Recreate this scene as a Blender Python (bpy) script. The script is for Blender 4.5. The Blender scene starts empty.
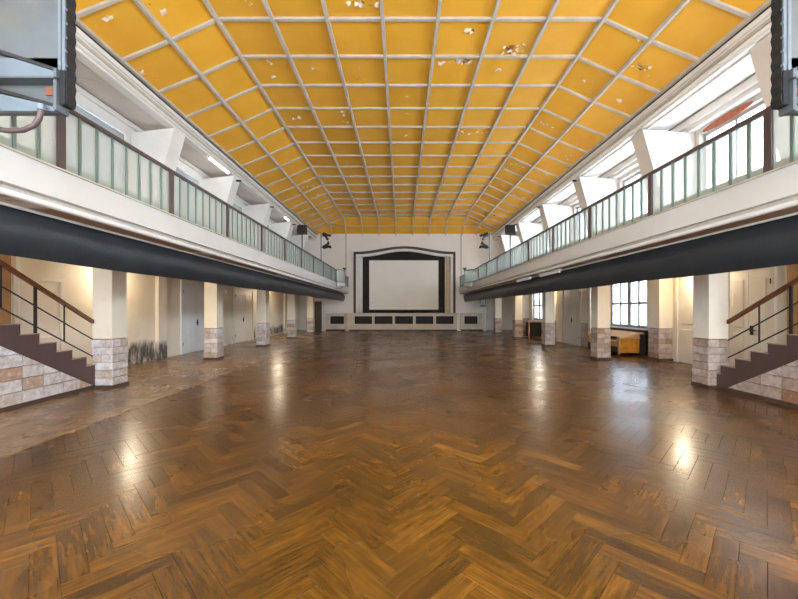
import bpy, bmesh, math, random
from mathutils import Vector
random.seed(7)
SC = bpy.context.scene
COL = SC.collection

# ------------------------------------------------------------------ camera, world, light
F_PX, VX, VY, EYE = 365.0, 401.5, 309.0, 1.6
cam_d = bpy.data.cameras.new('camera')
cam = bpy.data.objects.new('camera', cam_d); COL.objects.link(cam)
cam.location = (0, 0, EYE); cam.rotation_euler = (math.pi/2, 0, 0)
cam_d.sensor_width = 36; cam_d.lens = F_PX/798*36
cam_d.shift_x = -(VX-399)/798; cam_d.shift_y = (VY-299.5)/798
cam_d.clip_start = .05; cam_d.clip_end = 200
SC.camera = cam

world = bpy.data.worlds.new('overcast_sky'); SC.world = world
world.use_nodes = True
bg = world.node_tree.nodes['Background']
bg.inputs['Color'].default_value = (.86, .93, 1, 1)
bg.inputs['Strength'].default_value = 11
SC.view_settings.view_transform = 'Standard'
SC.view_settings.look = 'None'
SC.view_settings.gamma = 1
SC.view_settings.use_curve_mapping = False
SC.view_settings.exposure = 1.3
SC.cycles.use_denoising = True
SC.cycles.use_adaptive_sampling = False
SC.cycles.denoising_prefilter = 'NONE'
SC.cycles.max_bounces = 10
SC.cycles.diffuse_bounces = 6
SC.cycles.transparent_max_bounces = 16
SC.cycles.sample_clamp_indirect = 8

PI = math.pi
XC = .2                                   # middle of the hall
YE = 27.7                                 # end wall
XL, XR = -7.75, 8.4                       # outer walls
PIER0, PIERD = 10.7, 3.72
BAYS = [PIER0 + PIERD*(k+.5) for k in range(-3, 5)]

def portal(name, loc, rot, sx, sy):
    l = bpy.data.lights.new(name, 'AREA'); l.shape = 'RECTANGLE'; l.size = sx; l.size_y = sy
    l.cycles.is_portal = True
    o = bpy.data.objects.new(name, l); COL.objects.link(o); o.location = loc; o.rotation_euler = rot
for yc in BAYS:
    if yc > 26.5: continue
    portal('daylight_portal', (XR+.3, yc, 5.35), (0, PI/2, 0), 2.5, 3.0)
    portal('daylight_portal', (XL-.3, yc, 5.35), (0, -PI/2, 0), 2.5, 3.0)
portal('daylight_portal', (XR+.3, 13.7, 1.8), (0, PI/2, 0), 1.9, 2.5)
portal('daylight_portal', (XR+.3, 22.55, 1.8), (0, PI/2, 0), 1.9, 2.0)

BACK_FILL = [(-5.6, -3.4), (-.9, 1.3), (3.8, 6.0)]          # tall window openings added behind the camera for fill light
for a, b in BACK_FILL: portal('daylight_portal', ((a+b)/2, -2.35, 3.2), (PI/2, 0, 0), b-a, 4.4)

# ------------------------------------------------------------------ helpers
def lin(r, g, b):
    f = lambda v: (v/255/12.92 if v/255 <= .04045 else ((v/255+.055)/1.055)**2.4)
    return (f(r), f(g), f(b), 1)

def nt(name):
    m = bpy.data.materials.new(name); m.use_nodes = True
    t = m.node_tree; return m, t, t.nodes, t.links, t.nodes['Principled BSDF']

def mixc(N, L, fac, a, b, mode='MIX'):
    n = N.new('ShaderNodeMix'); n.data_type = 'RGBA'; n.blend_type = mode
    for sock, v in ((n.inputs[0], fac), (n.inputs[6], a), (n.inputs[7], b)):
        if hasattr(v, 'is_output') or isinstance(v, bpy.types.NodeSocket): L.new(v, sock)
        else: sock.default_value = v
    return n.outputs[2]

def ramp(N, L, src, stops):
    r = N.new('ShaderNodeValToRGB'); L.new(src, r.inputs[0])
    e = r.color_ramp.elements
    while len(e) < len(stops): e.new(.5)
    for i, (p, c) in enumerate(stops):
        e[i].position = p; e[i].color = c if len(c) == 4 else (*c, 1)
    return r.outputs[0]

def noise(N, L, scale, detail=4, rough=.55, vec=None, stretch=None):
    if vec is None:
        g = N.new('ShaderNodeNewGeometry'); vec = g.outputs['Position']
    if stretch:
        mp = N.new('ShaderNodeMapping'); mp.inputs['Scale'].default_value = stretch
        L.new(vec, mp.inputs[0]); vec = mp.outputs[0]
    n = N.new('ShaderNodeTexNoise'); n.inputs['Scale'].default_value = scale
    n.inputs['Detail'].default_value = detail; n.inputs['Roughness'].default_value = rough
    L.new(vec, n.inputs['Vector']); return n.outputs['Fac']

def G(v): return (v, v, v, 1)

def paint(name, col, rough=.6, var=.12, scale=2.5, bump=.0, metal=0., rand=0., spec=.4, stains=None):
    """worn painted surface: base colour with a soft mottling, optional piece-to-piece change and stains"""
    m, t, N, L, P = nt(name)
    c = ramp(N, L, noise(N, L, scale), [(.3, tuple(x*(1-var) for x in col[:3])), (.7, tuple(min(1, x*(1+var*.5)) for x in col[:3]))])
    if rand:
        oi = N.new('ShaderNodeObjectInfo')
        c = mixc(N, L, 1.0, c, ramp(N, L, oi.outputs['Random'], [(0, G(1-rand)), (1, G(1))]), 'MULTIPLY')
    if stains:
        scol, sscale, lo, hi = stains
        f = ramp(N, L, noise(N, L, sscale, 6, .65), [(lo, G(0)), (hi, G(1))])
        c = mixc(N, L, f, c, scol)
    L.new(c, P.inputs['Base Color'])
    P.inputs['Roughness'].default_value = rough; P.inputs['Metallic'].default_value = metal
    P.inputs['Specular IOR Level'].default_value = spec
    if bump:
        b = N.new('ShaderNodeBump'); b.inputs['Strength'].default_value = bump; b.inputs['Distance'].default_value = .01
        L.new(noise(N, L, scale*12, 5), b.inputs['Height']); L.new(b.outputs[0], P.inputs['Normal'])
    return m

def glow(name, col, strength):
    m, t, N, L, P = nt(name)
    P.inputs['Base Color'].default_value = col
    P.inputs['Emission Color'].default_value = col; P.inputs['Emission Strength'].default_value = strength
    return m

def glass_mat(name, tint, clear, rough=.1, diff=(.8, .85, .8, 1)):
    """glass: part clear, part frosted (scatters what falls on it and what comes through)"""
    m, t, N, L, P = nt(name)
    N.remove(P); out = N['Material Output']
    tr = N.new('ShaderNodeBsdfTransparent'); tr.inputs[0].default_value = tint
    tl = N.new('ShaderNodeBsdfTranslucent'); tl.inputs[0].default_value = diff
    df = N.new('ShaderNodeBsdfDiffuse'); df.inputs[0].default_value = diff
    gl = N.new('ShaderNodeBsdfGlossy'); gl.inputs['Roughness'].default_value = rough
    a = N.new('ShaderNodeMixShader'); a.inputs[0].default_value = .5; L.new(tl.outputs[0], a.inputs[1]); L.new(df.outputs[0], a.inputs[2])
    b = N.new('ShaderNodeMixShader'); b.inputs[0].default_value = clear; L.new(a.outputs[0], b.inputs[1]); L.new(tr.outputs[0], b.inputs[2])
    lw = N.new('ShaderNodeLayerWeight'); pw = N.new('ShaderNodeMath'); pw.operation = 'POWER'; pw.inputs[1].default_value = 5
    L.new(lw.outputs['Facing'], pw.inputs[0])
    fr = N.new('ShaderNodeMath'); fr.operation = 'MULTIPLY_ADD'; fr.inputs[1].default_value = .7; fr.inputs[2].default_value = .04; L.new(pw.outputs[0], fr.inputs[0])
    c = N.new('ShaderNodeMixShader'); L.new(fr.outputs[0], c.inputs[0]); L.new(b.outputs[0], c.inputs[1]); L.new(gl.outputs[0], c.inputs[2])
    L.new(c.outputs[0], out.inputs[0]); return m

WL = {}
def wl(o): return WL.get(o.name, Vector((0, 0, 0))) if o else Vector((0, 0, 0))

class MB:
    def __init__(s): s.v = []; s.f = []
    def add(s, vs, fs):
        n = len(s.v); s.v += [tuple(v) for v in vs]; s.f += [tuple(i+n for i in f) for f in fs]; return s
    def box(s, x0, x1, y0, y1, z0, z1):
        x0, x1 = min(x0, x1), max(x0, x1); y0, y1 = min(y0, y1), max(y0, y1); z0, z1 = min(z0, z1), max(z0, z1)
        return s.add([(x0,y0,z0),(x1,y0,z0),(x1,y1,z0),(x0,y1,z0),(x0,y0,z1),(x1,y0,z1),(x1,y1,z1),(x0,y1,z1)],
                     [(0,3,2,1),(4,5,6,7),(0,1,5,4),(1,2,6,5),(2,3,7,6),(3,0,4,7)])
    def cbox(s, x0, x1, y0, y1, z0, z1, axis, c):
        """box whose + face along axis ('x','-x','y','-y','z','-z') is chamfered by c"""
        lo = [min(x0,x1), min(y0,y1), min(z0,z1)]; hi = [max(x0,x1), max(y0,y1), max(z0,z1)]
        k = 'xyz'.index(axis[-1]); neg = axis[0] == '-'
        u, w = (k+1) % 3, (k+2) % 3
        base = lo[k] if not neg else hi[k]; top = hi[k] if not neg else lo[k]
        mid = top-c if not neg else top+c
        vs = []
        for h, ins in ((base, 0), (mid, 0), (top, c)):
            for a, b in ((0,0),(1,0),(1,1),(0,1)):
                p = [0,0,0]; p[k] = h
                p[u] = (hi[u]-ins) if a else (lo[u]+ins); p[w] = (hi[w]-ins) if b else (lo[w]+ins)
                vs.append(p)
        fs = [(8,9,10,11), (3,2,1,0)]
        for r in (0, 4):
            for i in range(4): fs.append((r+i, r+(i+1)%4, r+4+(i+1)%4, r+4+i))
        return s.add(vs, fs)
    def prism(s, poly, vec):
        n = len(poly); vec = Vector(vec)
        vs = [Vector(p) for p in poly] + [Vector(p)+vec for p in poly]
        fs = [tuple(range(n-1, -1, -1)), tuple(range(n, 2*n))] + [(i, (i+1)%n, n+(i+1)%n, n+i) for i in range(n)]
        return s.add(vs, fs)
    def cyl(s, p0, p1, r0, r1=None, n=10, caps=True):
        r1 = r0 if r1 is None else r1
        p0, p1 = Vector(p0), Vector(p1); d = (p1-p0).normalized()
        a = d.orthogonal().normalized(); b = d.cross(a); vs = []
        for p, r in ((p0, r0), (p1, r1)):
            for i in range(n):
                t = 2*PI*i/n; vs.append(p + (a*math.cos(t)+b*math.sin(t))*r)
        fs = [(i, (i+1)%n, n+(i+1)%n, n+i) for i in range(n)]
        if caps: fs += [tuple(range(n-1,-1,-1)), tuple(range(n, 2*n))]
        return s.add(vs, fs)
    def tube(s, pts, r, n=8):
        pts = [Vector(p) for p in pts]; vs = []; ref = None
        for i, p in enumerate(pts):
            d = (pts[min(i+1, len(pts)-1)]-pts[max(i-1, 0)]).normalized()
            a = d.orthogonal().normalized() if ref is None else (ref - d*ref.dot(d)).normalized()
            ref = a; b = d.cross(a)
            for k in range(n):
                t = 2*PI*k/n; vs.append(p+(a*math.cos(t)+b*math.sin(t))*r)
        m = len(pts)
        fs = [(i*n+k, i*n+(k+1)%n, (i+1)*n+(k+1)%n, (i+1)*n+k) for i in range(m-1) for k in range(n)]
        fs += [tuple(range(n-1,-1,-1)), tuple(range((m-1)*n, m*n))]
        return s.add(vs, fs)
    def sweep(s, pts, side, w, d):
        """rectangular bar hanging below a polyline; side = horizontal unit vector across the bar"""
        side = Vector(side)*w/2; vs = []
        for p in pts:
            p = Vector(p)
            vs += [p-side, p+side, p+side-Vector((0,0,d)), p-side-Vector((0,0,d))]
        n = len(pts)
        fs = [(i*4+k, i*4+(k+1)%4, (i+1)*4+(k+1)%4, (i+1)*4+k) for i in range(n-1) for k in range(4)]
        fs += [(3,2,1,0), tuple(range((n-1)*4, n*4))]
        return s.add(vs, fs)
    def sphere(s, c, r, nu=12, nv=8, sz=1):
        vs = [(c[0], c[1], c[2]+r*sz)]
        for j in range(1, nv):
            for i in range(nu):
                a, b = PI*j/nv, 2*PI*i/nu
                vs.append((c[0]+r*math.sin(a)*math.cos(b), c[1]+r*math.sin(a)*math.sin(b), c[2]+r*sz*math.cos(a)))
        vs.append((c[0], c[1], c[2]-r*sz)); fs = []
        for i in range(nu):
            fs.append((0, 1+i, 1+(i+1)%nu)); e = 1+(nv-2)*nu
            fs.append((e+i, len(vs)-1, e+(i+1)%nu))
            for j in range(nv-2):
                a = 1+j*nu; fs.append((a+i, a+nu+i, a+nu+(i+1)%nu, a+(i+1)%nu))
        return s.add(vs, fs)
    def mesh(s, name, mat, off=(0,0,0), smooth=False):
        me = bpy.data.meshes.new(name)
        off = Vector(off)
        me.from_pydata([Vector(v)-off for v in s.v], [], s.f)
        bm = bmesh.new(); bm.from_mesh(me)
        bmesh.ops.recalc_face_normals(bm, faces=bm.faces); bm.to_mesh(me); bm.free()
        if smooth:
            me.shade_smooth()
            try: me.set_sharp_from_angle(angle=math.radians(40))
            except Exception: pass
        if mat: me.materials.append(mat)
        return me
    def uv(s, me, uvs):
        lay = me.uv_layers.new(name='UVMap')
        for lp in me.loops: lay.data[lp.index].uv = uvs[lp.vertex_index]
        return me
    def build(s, name, mat, parent=None, smooth=False):
        """vertices are world coordinates; origin = parent's origin, or the base centre when top-level"""
        if parent is not None: off = wl(parent)
        else:
            lo = [min(v[i] for v in s.v) for i in range(3)]; hi = [max(v[i] for v in s.v) for i in range(3)]
            off = Vector(((lo[0]+hi[0])/2, (lo[1]+hi[1])/2, lo[2]))
        o = bpy.data.objects.new(name, s.mesh(name, mat, off, smooth)); COL.objects.link(o)
        if parent is not None: o.parent = parent
        else: o.location = off
        WL[o.name] = Vector(off)
        return o

def inst(name, mesh, loc, parent, rot=None):
    o = bpy.data.objects.new(name, mesh); COL.objects.link(o)
    o.parent = parent; o.location = Vector(loc)-wl(parent); WL[o.name] = Vector(loc)
    if rot: o.rotation_euler = rot
    return o

def thing(name, label, cat, loc=(0,0,0), group=None):
    o = bpy.data.objects.new(name, None); COL.objects.link(o)
    o.location = loc; WL[o.name] = Vector(loc); o.empty_display_size = .2
    return tag(o, label, cat, group)
def tag(o, label, cat, group=None):
    o['label'] = label; o['category'] = cat
    if group: o['group'] = group
    return o
def struct(o, label=None, cat=None):
    o['kind'] = 'structure'
    if label: o['label'] = label
    if cat: o['category'] = cat
    return o
def px(x, y, Y): return Vector(((x-VX)*Y/F_PX, Y, EYE+(VY-y)*Y/F_PX))

# ------------------------------------------------------------------ materials
def wall_material(name, base, warm):
    """old distemper wall: mottled cream, dark smears and scuffs in patches near the floor"""
    m, t, N, L, P = nt(name)
    c = ramp(N, L, noise(N, L, .7, 5), [(.3, base), (.7, warm)])
    c = mixc(N, L, ramp(N, L, noise(N, L, 5, 6, .7), [(.55, G(0)), (.8, G(.35))]), c, lin(190, 170, 140))
    # scuffs with a shape of their own: streaky dark smears below knee height
    g = N.new('ShaderNodeNewGeometry'); sp = N.new('ShaderNodeSeparateXYZ'); L.new(g.outputs['Position'], sp.inputs[0])
    zw = N.new('ShaderNodeMath'); zw.operation = 'MULTIPLY_ADD'; zw.inputs[1].default_value = .7; L.new(noise(N, L, 1.1, 4, .6), zw.inputs[0]); L.new(sp.outputs['Z'], zw.inputs[2])
    low = ramp(N, L, zw.outputs[0], [(.0, G(1)), (.82, G(.9)), (1.0, G(0))])
    mr = N.new('ShaderNodeMapRange'); mr.inputs['From Min'].default_value = 0; mr.inputs['From Max'].default_value = 28
    wob = N.new('ShaderNodeMath'); wob.operation = 'MULTIPLY_ADD'; wob.inputs[1].default_value = 1.6; L.new(noise(N, L, 1.6, 4, .6), wob.inputs[0]); L.new(sp.outputs['Y'], wob.inputs[2])
    L.new(wob.outputs[0], mr.inputs['Value'])
    stops = [(0, G(0))]
    for a, b in ((10.2, 12.1), (16.9, 18.0), (18.9, 19.4), (21.0, 23.9)):
        stops += [((a+.75)/28, G(0)), ((a+.85)/28, G(1)), ((b+.75)/28, G(1)), ((b+.85)/28, G(0))]
    patch = ramp(N, L, mr.outputs[0], stops)
    lft = N.new('ShaderNodeMath'); lft.operation = 'LESS_THAN'; lft.inputs[1].default_value = -7; L.new(sp.outputs['X'], lft.inputs[0])
    patch = mixc(N, L, 1, patch, lft.outputs[0], 'MULTIPLY')
    streak = ramp(N, L, noise(N, L, 3.2, 5, .65, stretch=(1, 1.6, .5)), [(.33, G(0)), (.56, G(1))])
    f = mixc(N, L, 1, mixc(N, L, 1, low, patch, 'MULTIPLY'), streak, 'MULTIPLY')
    c = mixc(N, L, f, c, lin(72, 66, 66))
    L.new(c, P.inputs['Base Color']); P.inputs['Roughness'].default_value = .7
    P.inputs['Specular IOR Level'].default_value = .3
    return m

def ceiling_panel_material():
    m, t, N, L, P = nt('ochre_ceiling_paint')
    oi = N.new('ShaderNodeObjectInfo')
    c = ramp(N, L, noise(N, L, 1.1, 4), [(.3, lin(236, 172, 48)), (.7, lin(244, 184, 64))])
    c = mixc(N, L, 1, c, ramp(N, L, oi.outputs['Random'], [(0, G(.9)), (1, G(1))]), 'MULTIPLY')
    c = mixc(N, L, ramp(N, L, noise(N, L, 26, 4, .6), [(.64, G(0)), (.7, G(.5))]), c, lin(206, 142, 34))
    # flaked paint: clusters of bare plaster and brown board
    reg = ramp(N, L, noise(N, L, .62, 2, .5), [(.56, G(0)), (.64, G(1))])
    fl = ramp(N, L, noise(N, L, 6.5, 5, .7), [(.63, G(0)), (.66, G(1))])
    f = mixc(N, L, 1, reg, fl, 'MULTIPLY')
    c = mixc(N, L, f, c, ramp(N, L, noise(N, L, 14, 3), [(.42, lin(110, 70, 30)), (.55, lin(215, 205, 190))]))
    L.new(c, P.inputs['Base Color']); P.inputs['Roughness'].default_value = .5
    P.inputs['Specular IOR Level'].default_value = .35
    return m

def wood_floor(name, island, pale=0):
    m, t, N, L, P = nt(name)
    if island:
        g = N.new('ShaderNodeNewGeometry'); rnd = g.outputs['Random Per Island']
    else:
        oi = N.new('ShaderNodeObjectInfo'); rnd = oi.outputs['Random']
    c = ramp(N, L, rnd, [(0, lin(84, 54, 18)), (.12, lin(100, 65, 20)), (.55, lin(112, 72, 21)), (.92, lin(121, 79, 23)), (1, lin(146, 97, 33))])
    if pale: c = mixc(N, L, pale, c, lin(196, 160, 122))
    tc = N.new('ShaderNodeUVMap')
    ad = N.new('ShaderNodeVectorMath'); ad.operation = 'ADD'
    L.new(tc.outputs['UV'], ad.inputs[0])
    sc = N.new('ShaderNodeVectorMath'); sc.operation = 'SCALE'; sc.inputs[0].default_value = (37, 53, 11); L.new(rnd, sc.inputs['Scale']); L.new(sc.outputs[0], ad.inputs[1])
    grain = noise(N, L, 1, 5, .65, vec=ad.outputs[0], stretch=(3.5, 45, 1))
    c = mixc(N, L, 1, c, ramp(N, L, grain, [(.32, G(.5)), (.68, G(1.3))]), 'MULTIPLY')
    blot = noise(N, L, 1, 3, .6, vec=ad.outputs[0], stretch=(3, 9, 1))
    c = mixc(N, L, 1, c, ramp(N, L, blot, [(.35, G(.68)), (.65, G(1.18))]), 'MULTIPLY')
    big = noise(N, L, .35, 3, .5)
    c = mixc(N, L, 1, c, ramp(N, L, big, [(.35, G(.62)), (.65, G(1.1))]), 'MULTIPLY')
    c = mixc(N, L, ramp(N, L, noise(N, L, 1.7, 5, .65), [(.45, G(0)), (.7, G(.4))]), c, lin(56, 38, 20))      # ingrained dirt
    L.new(c, P.inputs['Base Color'])
    r = ramp(N, L, noise(N, L, .8, 3, .5), [(.3, G(.21)), (.7, G(.33))])
    L.new(r, P.inputs['Roughness']); P.inputs['Specular IOR Level'].default_value = .7
    return m

def stone_mat(name, island=False, warm=0.):
    m, t, N, L, P = nt(name)
    if island:
        g = N.new('ShaderNodeNewGeometry'); rnd = g.outputs['Random Per Island']
    else:
        oi = N.new('ShaderNodeObjectInfo'); rnd = oi.outputs['Random']
    c = ramp(N, L, rnd, [(0, lin(222, 219, 220)), (.5, lin(206, 200, 200)), (.8, lin(194, 184, 178)), (.93, lin(180, 158, 140)), (1, lin(172, 130, 98))])
    c = mixc(N, L, ramp(N, L, noise(N, L, 9, 6, .75), [(.42, G(0)), (.72, G(.8))]), c, lin(132, 106, 94))
    c = mixc(N, L, ramp(N, L, noise(N, L, 17, 5, .7), [(.5, G(0)), (.7, G(.5))]), c, lin(230, 228, 226))
    if warm: c = mixc(N, L, warm, c, lin(190, 150, 110), 'MULTIPLY')
    L.new(c, P.inputs['Base Color']); P.inputs['Roughness'].default_value = .42
    b = N.new('ShaderNodeBump'); b.inputs['Strength'].default_value = .3; b.inputs['Distance'].default_value = .006
    L.new(noise(N, L, 24, 5), b.inputs['Height']); L.new(b.outputs[0], P.inputs['Normal'])
    return m

MT = {}
MT['wall'] = wall_material('cream_wall_paint', lin(232, 226, 214), lin(226, 212, 188))
MT['white'] = paint('white_paint', lin(232, 230, 226), .55, .06)
MT['upwall'] = paint('darkened_white_paint', lin(206, 198, 190), .65, .06)  # white paint darkened on the right to offset strong window light
MT['upper'] = paint('pale_plaster', lin(222, 215, 208), .7, .07, 1.2)
MT['endwall'] = paint('end_wall_plaster', lin(236, 230, 224), .7, .05, .8)
MT['ochre'] = ceiling_panel_material()
MT['rib'] = paint('grey_rib_paint', lin(196, 188, 176), .5, .15, 3)
MT['fascia'] = paint('ivory_fascia_paint', lin(212, 210, 206), .5, .05, 1.5)
MT['soffit'] = paint('brown_soffit_paint', lin(176, 138, 108), .6, .2, 2, stains=(lin(228, 220, 208), .9, .56, .62))
MT['lower_soffit'] = paint('pale_soffit_paint', lin(222, 206, 184), .6, .1, 1)
MT['steel'] = paint('brown_steel_paint', lin(88, 72, 70), .4, .12, 8)
MT['mullion'] = paint('green_grey_steel', lin(112, 128, 120), .4, .1, 8)
MT['oliv'] = paint('olive_strip', lin(168, 166, 130), .5, .2, 6)
MT['drape'] = paint('black_tarpaulin', lin(44, 49, 54), .42, .2, 3, bump=.35, spec=.5)
MT['plank'] = wood_floor('oak_parquet', False)
MT['planks'] = wood_floor('oak_parquet_far', True)
MT['aisle'] = wood_floor('worn_lamplit_boards', True, .55)  # paler tone: part wear, part lamp light put into the colour
MT['sub'] = paint('dark_subfloor', lin(42, 28, 16), .8)
MT['stone'] = stone_mat('stone_tile')
MT['stone_warm'] = stone_mat('warm_lit_stone_tile', False, .5)  # right-hand stones: warm light of that side partly put into the colour
MT['stones_warm'] = stone_mat('warm_lit_stone_cladding', True, .5)
MT['stones'] = stone_mat('stone_cladding', True)
MT['mortar'] = paint('mortar', lin(150, 116, 88), .9, .3, 14)
MT['brown'] = paint('brown_stair_paint', lin(84, 64, 60), .45, .12, 5)
MT['tread'] = paint('stair_tread', lin(170, 150, 132), .6, .25, 6)
MT['hand'] = paint('red_brown_handrail', lin(120, 72, 48), .35, .2, 6)
MT['dark'] = paint('dark_metal', lin(40, 38, 38), .45, .2, 5)
MT['black'] = paint('black_cloth', lin(54, 46, 44), .9, .3, 3)
MT['frame'] = paint('dark_brown_frame', lin(78, 60, 50), .45, .15, 4)
MT['screen'] = paint('projection_screen', lin(242, 237, 228), .7, .04, .6)
MT['curtain'] = paint('beige_curtain', lin(214, 202, 182), .8, .1, 3)
MT['grille'] = paint('grille_dark', lin(26, 22, 20), .6, .3, 4)
MT['stagewood'] = paint('stage_front_paint', lin(206, 194, 178), .5, .12, 2)
MT['door'] = paint('pale_door_paint', lin(222, 224, 224), .45, .05, 2)
MT['greydoor'] = paint('grey_door_paint', lin(196, 188, 178), .5, .08, 2)
MT['creamdoor'] = paint('cream_door_paint', lin(232, 222, 206), .5, .06, 2)
MT['wood'] = paint('raw_wood', lin(178, 140, 98), .6, .2, 4)
MT['metal'] = paint('galvanised_sheet', lin(104, 110, 114), .5, .16, 2.2, metal=.5, stains=(lin(120, 114, 102), 1.3, .5, .75))
MT['lightmetal'] = paint('light_grey_sheet', lin(118, 128, 138), .45, .1, 5, metal=.3)
MT['rubber'] = paint('black_rubber', lin(28, 28, 30), .6, .2, 6)
MT['orange'] = paint('orange_upholstery', lin(190, 126, 34), .7, .3, 9)
MT['tan'] = paint('tan_upholstery', lin(196, 150, 102), .75, .15, 6)
MT['darkwood'] = paint('dark_wood', lin(54, 42, 36), .5, .2, 6)
MT['brick'] = paint('bare_red_brick', lin(176, 104, 78), .9, .3, 12)
MT['tube'] = glow('lit_tube', (1, .97, .9, 1), 9)
MT['dimtube'] = glow('faint_tube', (.8, .78, .74, 1), .05)
MT['globe'] = glow('lit_globe', (1, .92, .76, 1), 12)
MT['railglass'] = glass_mat('ribbed_rail_glass', (.93, .97, .96, 1), .62, .15, (.86, .89, .86, 1))
MT['window'] = glass_mat('window_glass', (.97, .98, 1, 1), .96, .02)
MT['lowglass'] = glass_mat('dimming_window_glass', (.6, .64, .68, 1), .6, .1, (.4, .42, .44, 1))  # grey tint added to dim the lower windows and their floor reflection
MT['frosted'] = glass_mat('frosted_window_glass', (.82, .86, .9, 1), .66, .1, (.5, .52, .54, 1))  # frosting and tint added to dim daylight through the upper windows
MT['blind'] = glass_mat('white_blind', (1, 1, 1, 1), .0, .6, (.42, .42, .42, 1))
MT['winframe'] = paint('grey_window_frame', lin(170, 168, 168), .5, .1, 4)

# ------------------------------------------------------------------ floor: herringbone parquet
floor = struct(MB().box(XL-.4, XR+.4, -2.2, 30, -.3, -.022).build('floor', MT['sub']),
               'worn oak herringbone parquet floor of the hall', 'floor')
PW, PN = .132, 5; PLN = PW*PN; GAP = .002
Z45 = PI/4
pm_h = MB().cbox(-PLN/2+GAP/2, PLN/2-GAP/2, -PW/2+GAP/2, PW/2-GAP/2, -.022, 0, 'z', .0014).mesh('plank', MT['plank'])
MB().uv(pm_h, [(v.co.x, v.co.y) for v in pm_h.vertices])
# (u, v) grid turned by 45 degrees so that the zigzag runs along the hall
cells = []
LINE_X = -4.3                              # left of this line the boards run straight along the hall
for a in range(-18, 20):
    for k in range(-40, 420):
        u0, v0 = k + PN*a, k - PN*a
        for hor in (True, False):
            if hor: cu, cv = u0+PN/2, v0+.5
            else: cu, cv = u0+.5, v0+1+PN/2
            X = (cu-cv)*PW/math.sqrt(2) - .02; Y = (cu+cv)*PW/math.sqrt(2)*1.0 - 6.0
            if X < LINE_X+.24 or X > XR-.1 or Y < -1.5 or Y > 27.5: continue
            cells.append((X, Y, PI/4 if hor else 3*PI/4))
def plank_size(c):
    X, Y, r = c
    if Y < 1.75: return 0
    sx, sy = VX+X*F_PX/Y, VY+EYE*F_PX/Y
    if sx < -25 or sx > 823 or sy > 625: return 0
    return 1/Y
ranked = sorted(cells, key=plank_size, reverse=True)
near = ranked[:300]; far = ranked[300:]
for X, Y, r in near:
    inst('plank', pm_h, (X, Y, random.uniform(-.0012, .0008)), floor, (0, 0, r))
uvs = []; mb = MB(); tmpl = [tuple(v.co) for v in pm_h.vertices]; tf = [tuple(p.vertices) for p in pm_h.polygons]
for X, Y, r in far:
    c, s = math.cos(r), math.sin(r); dz = random.uniform(-.0012, .0008)
    mb.add([(X+c*x-s*y, Y+s*x+c*y, z+dz) for x, y, z in tmpl], tf); uvs += [(x, y) for x, y, z in tmpl]
def add_boards(mb, x0, x1, y0, y1, w, ln):
    x = x0; i = 0
    while x < x1-.02:
        y = y0 - (i % 4)*ln/4
        while y < y1:
            mb.cbox(x+GAP/2, min(x+w, x1)-GAP/2, max(y, y0)+GAP/2, min(y+ln, y1)-GAP/2, -.022, random.uniform(-.001, .001), 'z', .002)
            y += ln
        x += w; i += 1
p = mb.build('parquet_boards', MT['planks'], floor); p['kind'] = 'stuff'; mb.uv(p.data, uvs)
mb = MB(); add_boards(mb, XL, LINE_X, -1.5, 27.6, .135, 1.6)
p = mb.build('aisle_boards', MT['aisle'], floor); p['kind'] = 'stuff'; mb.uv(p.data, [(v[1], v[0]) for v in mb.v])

# ------------------------------------------------------------------ ceiling
ZC, ZM, ZEDGE = 8.26, 7.78, 7.3
S1, S2, S3 = 4.4, 5.46, 6.64
D1, D2 = 1.3, .65
ROWS = [8.35+1.24*k for k in range(-7, 15)]          # -0.33 .. 25.71
ROWS_ALL = ROWS + [YE-D1, YE-D2, YE]
XS = [XC-S3, XC-S2] + [XC-S1+2*S1/7*k for k in range(8)] + [XC+S2, XC+S3]
def zside(x):
    s = abs(x-XC)
    if s <= S1: return ZC
    if s <= S2: return ZC+(ZM-ZC)*(s-S1)/(S2-S1)
    return ZM+(ZEDGE-ZM)*(s-S2)/(S3-S2)
def zend(y):
    d = YE-y
    if d >= D1: return ZC
    if d >= D2: return ZM+(ZC-ZM)*(d-D2)/(D1-D2)
    return ZEDGE+(ZM-ZEDGE)*d/D2
def zc(x, y): return min(zside(x), zend(y))
ceiling = struct(MB().box(XL-.4, XR+.4, -2, YE+.4, 8.6, 8.8).build('ceiling', MT['upper']),
                 'coffered ochre ceiling with grey ribs and coved edges', 'ceiling')
g = .012
Wf, Df = 2*S1/7, 1.24
flat = MB().cbox(-Wf/2+g, Wf/2-g, -Df/2+g, Df/2-g, 0, .03, '-z', .006).mesh('panel', MT['ochre'])
sl = MB()
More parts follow.
